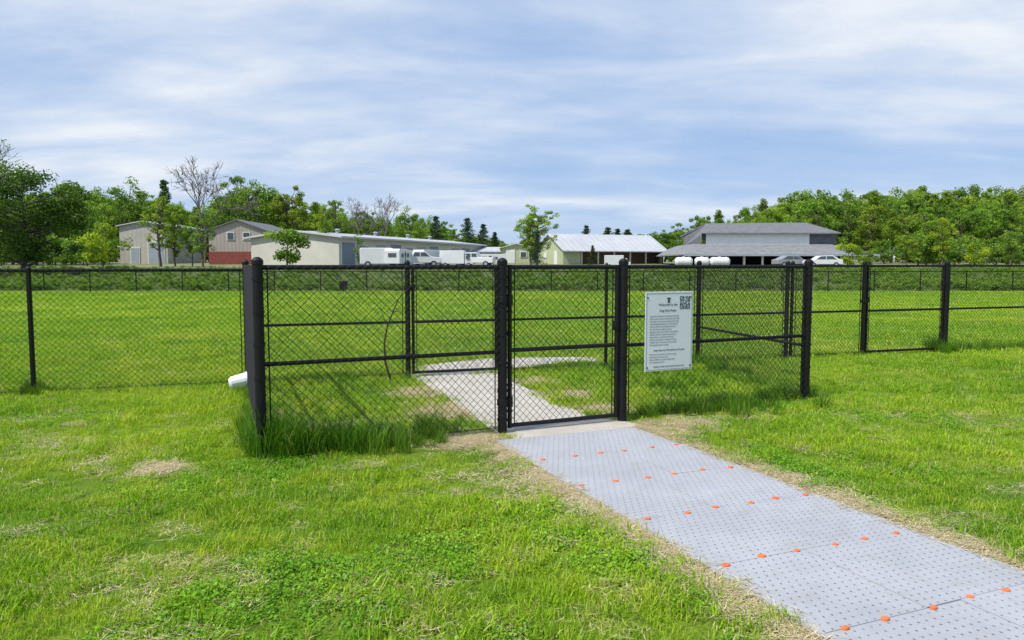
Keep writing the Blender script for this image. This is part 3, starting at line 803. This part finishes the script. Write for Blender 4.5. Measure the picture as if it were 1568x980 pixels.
gable('green_gabled_shed',768,814,112,400,380,374,8,m_green,m_roofw,openings=((-.9,0,1.2,1.9,m_trim),(1.0,.9,.8,.7,m_glass)))
gable('grey_outbuilding',728,772,118,400,386,379,8,m_beige,m_roofwx,ridge='x',openings=((0,0,1.6,1.7,m_door),))
xl,yl=(520-784)/F*84,84.0; xr,yr=(738-784)/F*122,122.0
Lw=math.hypot(xr-xl,yr-yl); aw=math.atan2(yr-yl,xr-xl)
wz=1.6
e=empty('long_white_warehouse',(xl,yl,wz),aw)
w=MB(); w.box((Lw/2,6,1.3),(Lw,12,3.6)); w.obj('walls',m_whites,e)
r=MB()
r.add([(-.5,-.7,2.95),(Lw+.5,-.7,2.95),(Lw+.5,6,3.75),(-.5,6,3.75),(-.5,-.7,3.15),(Lw+.5,-.7,3.15),(Lw+.5,6,3.9),(-.5,6,3.9)],[(0,1,2,3),(4,5,6,7),(0,1,5,4),(1,2,6,5),(2,3,7,6),(3,0,4,7)])
r.add([(-.5,12.7,2.95),(Lw+.5,12.7,2.95),(Lw+.5,6,3.75),(-.5,6,3.75),(-.5,12.7,3.15),(Lw+.5,12.7,3.15),(Lw+.5,6,3.9),(-.5,6,3.9)],[(0,1,2,3),(4,5,6,7),(0,1,5,4),(1,2,6,5),(2,3,7,6),(3,0,4,7)])
r.obj('roof',m_roofwx,e)
gb=MB(); gb.add([(-.02,0,3.0),(-.02,12,3.0),(-.02,6,3.72),(Lw+.02,0,3.0),(Lw+.02,12,3.0),(Lw+.02,6,3.72)],[(0,1,2),(3,5,4)]); gb.obj('gable_ends',m_whites,e)
k=0; u=1.8
while u<Lw-2:
    k+=1
    if k%3==1: dims=(2.6,0.0,2.5,m_bluedoor)
    elif k%3==2: dims=(1.3,1.2,.9,m_glass)
    else: dims=(2.4,0.0,2.4,m_door)
    fr=MB(); fr.box((u,-.04,dims[1]+dims[2]/2),(dims[0]+.2,.08,dims[2]+.15)); fr.obj('opening_frame',m_trim,e)
    op=MB(); op.box((u,-.07,dims[1]+dims[2]/2),(dims[0],.10,dims[2])); op.obj('opening_panel',dims[3],e)
    u+=3.6
v=MB()
for uu in (8,17,26,33): v.tube((uu,5.5,3.7),(uu,5.5,4.25),.25,n=10); v.tube((uu,5.5,4.25),(uu,5.5,4.4),.4,.15,n=10)
v.obj('roof_vents',m_door,e)
# pole barn: gable end to the left, long pale roof
e=empty('pale_green_pole_barn',((862-784)/F*100,100,ghs(0,100)),R(22))
Lb=15.6; Db=8.2; eh=2.0; ph=4.1
w=MB()
w.add([(0,0,-.5),(0,Db,-.5),(0,Db,eh),(0,Db/2,ph),(0,0,eh)],[(0,1,2,3,4)])
w.add([(0,0,-.5),(2.6,0,-.5),(2.6,0,eh),(0,0,eh)],[(0,1,2,3)])
w.add([(0,Db,-.5),(Lb,Db,-.5),(Lb,Db,eh),(0,Db,eh)],[(0,1,2,3)])
w.add([(Lb,0,-.5),(Lb,Db,-.5),(Lb,Db,eh),(Lb,Db/2,ph),(Lb,0,eh)],[(0,1,2,3,4)])
w.obj('walls',corrugated('pale_green_siding_end',(.42,.46,.29),.6,'Y'),e)
w=MB(); w.box((Lb/2+1.3,1.2,.8),(Lb-2.7,.1,2.4)); w.obj('recessed_wall',m_brown,e)
w=MB()
for i in range(6): w.box((2.8+i*2.5,.1,.7),(.18,.18,2.5))
w.obj('posts',m_trim,e)
r=MB()
for y0,y1,z0,z1 in ((-.9,Db/2,eh-.30,ph),(Db+.5,Db/2,eh-.15,ph)):
    vs=[(-.4,y0,z0),(Lb+.4,y0,z0),(Lb+.4,y1,z1),(-.4,y1,z1)]; vs+=[(a,b_,c_+.12) for a,b_,c_ in vs]
    r.add(vs,[(0,1,2,3),(4,5,6,7),(0,1,5,4),(1,2,6,5),(2,3,7,6),(3,0,4,7)])
r.obj('roof',m_roofwx,e)
w=MB(); w.box((-.04,2.2,.9),(.06,1.1,1.9)); w.box((-.04,5.6,1.3),(.06,.9,.8)); w.obj('end_door_and_window',m_trim,e)
# big grey pavilion with clerestory
Dp=88.0; k_=Dp/F
X=lambda b_:(b_-784)*k_
Z=lambda q:1.6+(405-q)*k_
gz=ghs(0,Dp)
e=empty('grey_roofed_pavilion',(0,0,0))
r=MB()
def quad(mb,a,th=.15,mi=0):
    vs=list(a)+[(x,y,z+th) for x,y,z in a]; n=len(a)
    mb.add(vs,[tuple(range(n))[::-1],tuple(range(n,2*n))]+[(i,(i+1)%n,n+(i+1)%n,n+i) for i in range(n)],mi)
zl=Z(391); zm=Z(374)
quad(r,[(X(1046),Dp,zl),(X(1345),Dp,zl-.1),(X(1295),Dp+5,zm),(X(1078),Dp+5,zm)])
quad(r,[(X(1046),Dp,zl),(X(1078),Dp+5,zm),(X(1078),Dp+15,zm),(X(1046),Dp+20,zl)])
quad(r,[(X(1345),Dp,zl-.1),(X(1345),Dp+20,zl-.1),(X(1295),Dp+15,zm),(X(1295),Dp+5,zm)])
quad(r,[(X(1046),Dp+20,zl),(X(1078),Dp+15,zm),(X(1295),Dp+15,zm),(X(1345),Dp+20,zl-.1)])
r.obj('lower_roof',m_lgrey,e)
r=MB()
zu0=Z(361)+.35; zu1=Z(346)+.75; xr0=X(1310); xr1=X(1282)
xl0=X(1086); xl1=X(1112)
quad(r,[(xl0,Dp+4.3,zu0),(xr0,Dp+4.3,zu0),(xr1,Dp+10,zu1),(xl1,Dp+10,zu1-.1)])
quad(r,[(xl0,Dp+15.7,zu0),(xl1,Dp+10,zu1-.1),(xr1,Dp+10,zu1),(xr0,Dp+15.7,zu0)])
r.obj('upper_roof',m_dgrey,e)
w=MB(); w.box(((X(1096)+X(1262))/2,Dp+4.9,(zm+zu0)/2+.05),(X(1262)-X(1096),.12,zu0-zm)); w.obj('clerestory',simple('clerestory_panels',(.78,.78,.76),.5,.05,2),e)
w=MB(); w.box(((X(1262)+xr0)/2-.1,Dp+5.25,(zm+zu0)/2+.1),(xr0-X(1262)-.2,.12,zu0-zm+.1))
w.add([(xl0+.3,Dp+5.2,zm),(xl0+.3,Dp+15,zm),(xl0+.3,Dp+15,zu0),(xl1,Dp+10,zu1-.1),(xl0+.3,Dp+5.2,zu0)],[(0,1,2,3,4)])
w.add([(xr0-.3,Dp+5.2,zm),(xr0-.3,Dp+15,zm),(xr0-.3,Dp+15,zu0),(xr1,Dp+10,zu1-.1),(xr0-.3,Dp+5.2,zu0)],[(0,1,2,3,4)]); w.obj('gable_infill',m_dgrey,e)
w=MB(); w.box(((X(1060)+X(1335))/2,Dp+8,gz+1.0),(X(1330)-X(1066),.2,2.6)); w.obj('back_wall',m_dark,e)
w=MB(); n=11
for i in range(n):
    x=X(1056)+(X(1338)-X(1056))*i/(n-1); w.box((x,Dp+.6,(gz+zl)/2-.1),(.22,.22,zl-gz+.3))
w.obj('posts',m_trim,e)
w=MB(); w.box(((X(1046)+X(1345))/2,Dp-.08,zl+.02),(X(1345)-X(1046),.12,.22)); w.obj('fascia',m_door,e)

# ------------------------------------------------------------------ vehicles
m_vwhite=simple('white_vehicle_paint',(.66,.67,.69),.3,.05,2,spec=.6)
m_vgrey=simple('grey_vehicle_paint',(.25,.26,.28),.3,.05,2,spec=.6)
m_tyre=simple('tyre_rubber',(.02,.02,.02),.8,.2,5)
def vehicle(name,b_,D,kind,paint,rz=0,s_=1.0):
    x,y,z=site(b_,D); e=empty(name,(x,y,z),rz); e.scale=(s_,)*3
    bd=MB()
    if kind=='van': prof=[(-2.6,.4),(2.45,.4),(2.65,.6),(2.6,1.15),(1.95,1.4),(1.35,2.25),(1.1,2.35),(-2.5,2.35),(-2.65,2.2)]
    elif kind=='pickup': prof=[(-2.7,.5),(2.6,.5),(2.75,.7),(2.65,1.15),(1.5,1.25),(.85,1.85),(-.55,1.87),(-.75,1.25),(-2.72,1.22)]
    elif kind=='box': prof=[(-3.2,.55),(1.4,.55),(1.4,3.0),(-3.2,3.0)]
    elif kind=='camper': prof=[(-3.4,.55),(2.6,.55),(3.2,.95),(3.35,1.5),(3.0,2.8),(-3.3,2.85),(-3.45,2.6)]
    else: prof=[(-2.2,.35),(2.15,.35),(2.25,.6),(2.1,.85),(1.2,.98),(.55,1.42),(-.95,1.45),(-1.75,1.02),(-2.2,.92)]
    hw=.95 if kind in('van','pickup','car') else 1.2
    bd.prism(prof,-hw,hw)
    if kind=='box': bd.prism([(1.45,.5),(3.1,.5),(3.2,.8),(3.1,1.3),(2.6,1.45),(2.3,2.2),(1.45,2.25)],-1,1)
    bd.obj('body',paint,e,bevel=.07)
    wi=MB()
    wp={'van':[[(1.05,1.45),(1.8,1.45),(1.3,2.1),(1.05,2.1)]],'pickup':[[(.25,1.28),(1.3,1.28),(.8,1.75),(.25,1.75)],[(-.6,1.28),(.12,1.28),(.12,1.75),(-.5,1.75)]],
        'box':[[(1.7,1.4),(2.5,1.4),(2.25,2.05),(1.7,2.05)]],'camper':[[(-2.6,1.5),(-1.4,1.5),(-1.4,2.2),(-2.6,2.2)],[(.2,1.5),(1.2,1.5),(1.2,2.2),(.2,2.2)],[(-.9,.7),(-.2,.7),(-.2,2.4),(-.9,2.4)]],
        'car':[[(-.1,.98),(1.0,.98),(.5,1.35),(-.1,1.38)],[(-1.4,.98),(-.2,.98),(-.2,1.38),(-.9,1.38)]]}[kind]
    for p_ in wp:
        wi.prism(p_,-hw-.015,-hw+.03); wi.prism(p_,hw-.03,hw+.015)
    if kind=='camper': wi.box((-3.46,0,1.9),(.06,1.3,.6))
    wi.obj('windows',m_glass,e)
    wh=MB(); hb=MB()
    for wx_ in ({'van':(-1.7,1.75),'pickup':(-1.75,1.8),'box':(-2.1,2.2),'camper':(-.9,-.1),'car':(-1.35,1.4)}[kind]):
        for sy in (-1,1):
            rad=.38 if kind!='car' else .32
            wh.tube((wx_,sy*(hw-.2),rad),(wx_,sy*(hw+.03),rad),rad,n=16); hb.tube((wx_,sy*(hw),rad),(wx_,sy*(hw+.045),rad),rad*.55,n=12)
    wh.obj('wheels',m_tyre,e); hb.obj('hubs',m_door,e)
    return e
vehicle('white_van',586,78,'van',m_vwhite,R(8),.85)
vehicle('camper_trailer',612,79,'camper',m_vwhite,R(80),.66)
vehicle('pickup_truck',640,82,'pickup',m_vwhite,R(15),.9)
vehicle('white_van',658,86,'van',m_vwhite,R(60),.8)
vehicle('box_truck',701,84,'box',m_vwhite,R(-5),.6)
vehicle('pickup_truck',726,84,'pickup',m_vwhite,R(170),.85)
vehicle('camper_trailer',754,90,'camper',m_vwhite,R(5),.5)
vehicle('parked_car',1258,80,'car',m_vwhite,R(175),.85)
vehicle('parked_car',1210,82,'car',m_vgrey,R(5),.85)
vehicle('box_truck',945,80,'box',m_vwhite,R(0),.42)
m_tank=simple('white_storage_tank_shell',(.66,.67,.69),.4,.06,1.5)
for b0_,ln in ((1046,2.2),(1074,1.7),(1101,2.6)):
    x,y,z=site(b0_,78); e=empty('white_storage_tank',(x,y,z-.05)); e.scale=(.9,.9,.85)
    s=MB(); h=ln/2*.72
    secs=[(-h-.25,.12),(-h-.18,.34),(-h,.52),(-h+.15,.55),(h-.15,.55),(h,.52),(h+.18,.34),(h+.25,.12)]
    for (xa,ra),(xb,rb) in zip(secs[:-1],secs[1:]): s.tube((xa,0,.75),(xb,0,.75),ra,rb,n=20,caps=False)
    s.tube((0,0,1.26),(0,0,1.38),.16,n=12)
    s.obj('tank_shell',m_tank,e,smooth=False)
    c_=MB(); c_.box((-h*.6,0,.15),(.2,.7,.4)); c_.box((h*.6,0,.15),(.2,.7,.4)); c_.obj('cradles',m_brown,e)

# ------------------------------------------------------------------ light
SEL=R(54); sd=Vector((-.62,-.48,0)).normalized()*math.cos(SEL); sd.z=math.sin(SEL)
su=bpy.data.lights.new('sun','SUN'); su.energy=5.0; su.angle=R(.6); su.color=(1,.95,.86)
so=bpy.data.objects.new('sun',su); so.rotation_euler=sd.to_track_quat('Z','Y').to_euler(); so.location=(0,0,30); link(so)
wd_=bpy.data.worlds.new('World'); sc.world=wd_; wd_.use_nodes=True
t=NT(wd_.node_tree); bg=wd_.node_tree.nodes['Background']
sky=t.n('ShaderNodeTexSky',sky_type='NISHITA'); sky.sun_disc=False; sky.sun_elevation=SEL; sky.sun_rotation=math.atan2(sd.x,sd.y)%(2*math.pi)
sky.air_density=1.0; sky.dust_density=.3; sky.ozone_density=3.0
gc=t.n('ShaderNodeTexCoord').outputs['Generated']; sp=t.n('ShaderNodeSeparateXYZ'); t.l(gc,sp.inputs[0])
zz=t.math('ADD',t.math('MAXIMUM',sp.outputs['Z'],0.0),.15)
cb=t.n('ShaderNodeCombineXYZ'); t.l(t.math('DIVIDE',sp.outputs['X'],zz),cb.inputs[0]); t.l(t.math('DIVIDE',sp.outputs['Y'],zz),cb.inputs[1])
mp=t.n('ShaderNodeMapping'); t.l(cb.outputs[0],mp.inputs[0]); mp.inputs['Rotation'].default_value=(0,0,R(4)); mp.inputs['Scale'].default_value=(.6,1.1,1); mp.inputs['Location'].default_value=(5.3,2.2,0)
def cn(scale,det,ro,dist):
    x=t.n('ShaderNodeTexNoise'); t.l(mp.outputs[0],x.inputs['Vector']); x.inputs['Scale'].default_value=scale; x.inputs['Detail'].default_value=det; x.inputs['Roughness'].default_value=ro; x.inputs['Distortion'].default_value=dist
    return x.outputs['Fac']
n1=cn(.8,7,.5,.2); n2=cn(2.4,6,.55,.25); n3=cn(.35,2,.5,0)
ff=t.math('ADD',t.math('ADD',t.math('MULTIPLY',n1,.5),t.math('MULTIPLY',n2,.25)),t.math('MULTIPLY',n3,.25))
K=10.0
blue=t.mix(t.rng(sp.outputs['Z'],.0,.45),(.38*K,.56*K,.90*K),(.28*K,.46*K,.84*K))
skyb=t.mix(.7,sky.outputs[0],blue)
fac=t.rng(ff,.40,.60,.15,.97)
cloud=t.mix(t.rng(ff,.46,.62),(.58*K,.71*K,.92*K),(.88*K,.92*K,.97*K))
t.l(t.mix(fac,skyb,cloud),bg.inputs['Color']); bg.inputs['Strength'].default_value=.1

# ------------------------------------------------------------------ camera
cam=bpy.data.cameras.new('camera'); cam.lens=36*1150/1568; cam.sensor_width=36; cam.clip_end=5000; cam.clip_start=.05
co=bpy.data.objects.new('camera',cam); co.location=(0,0,1.6); co.rotation_euler=(R(90-4.23),0,0); link(co)
sc.camera=co
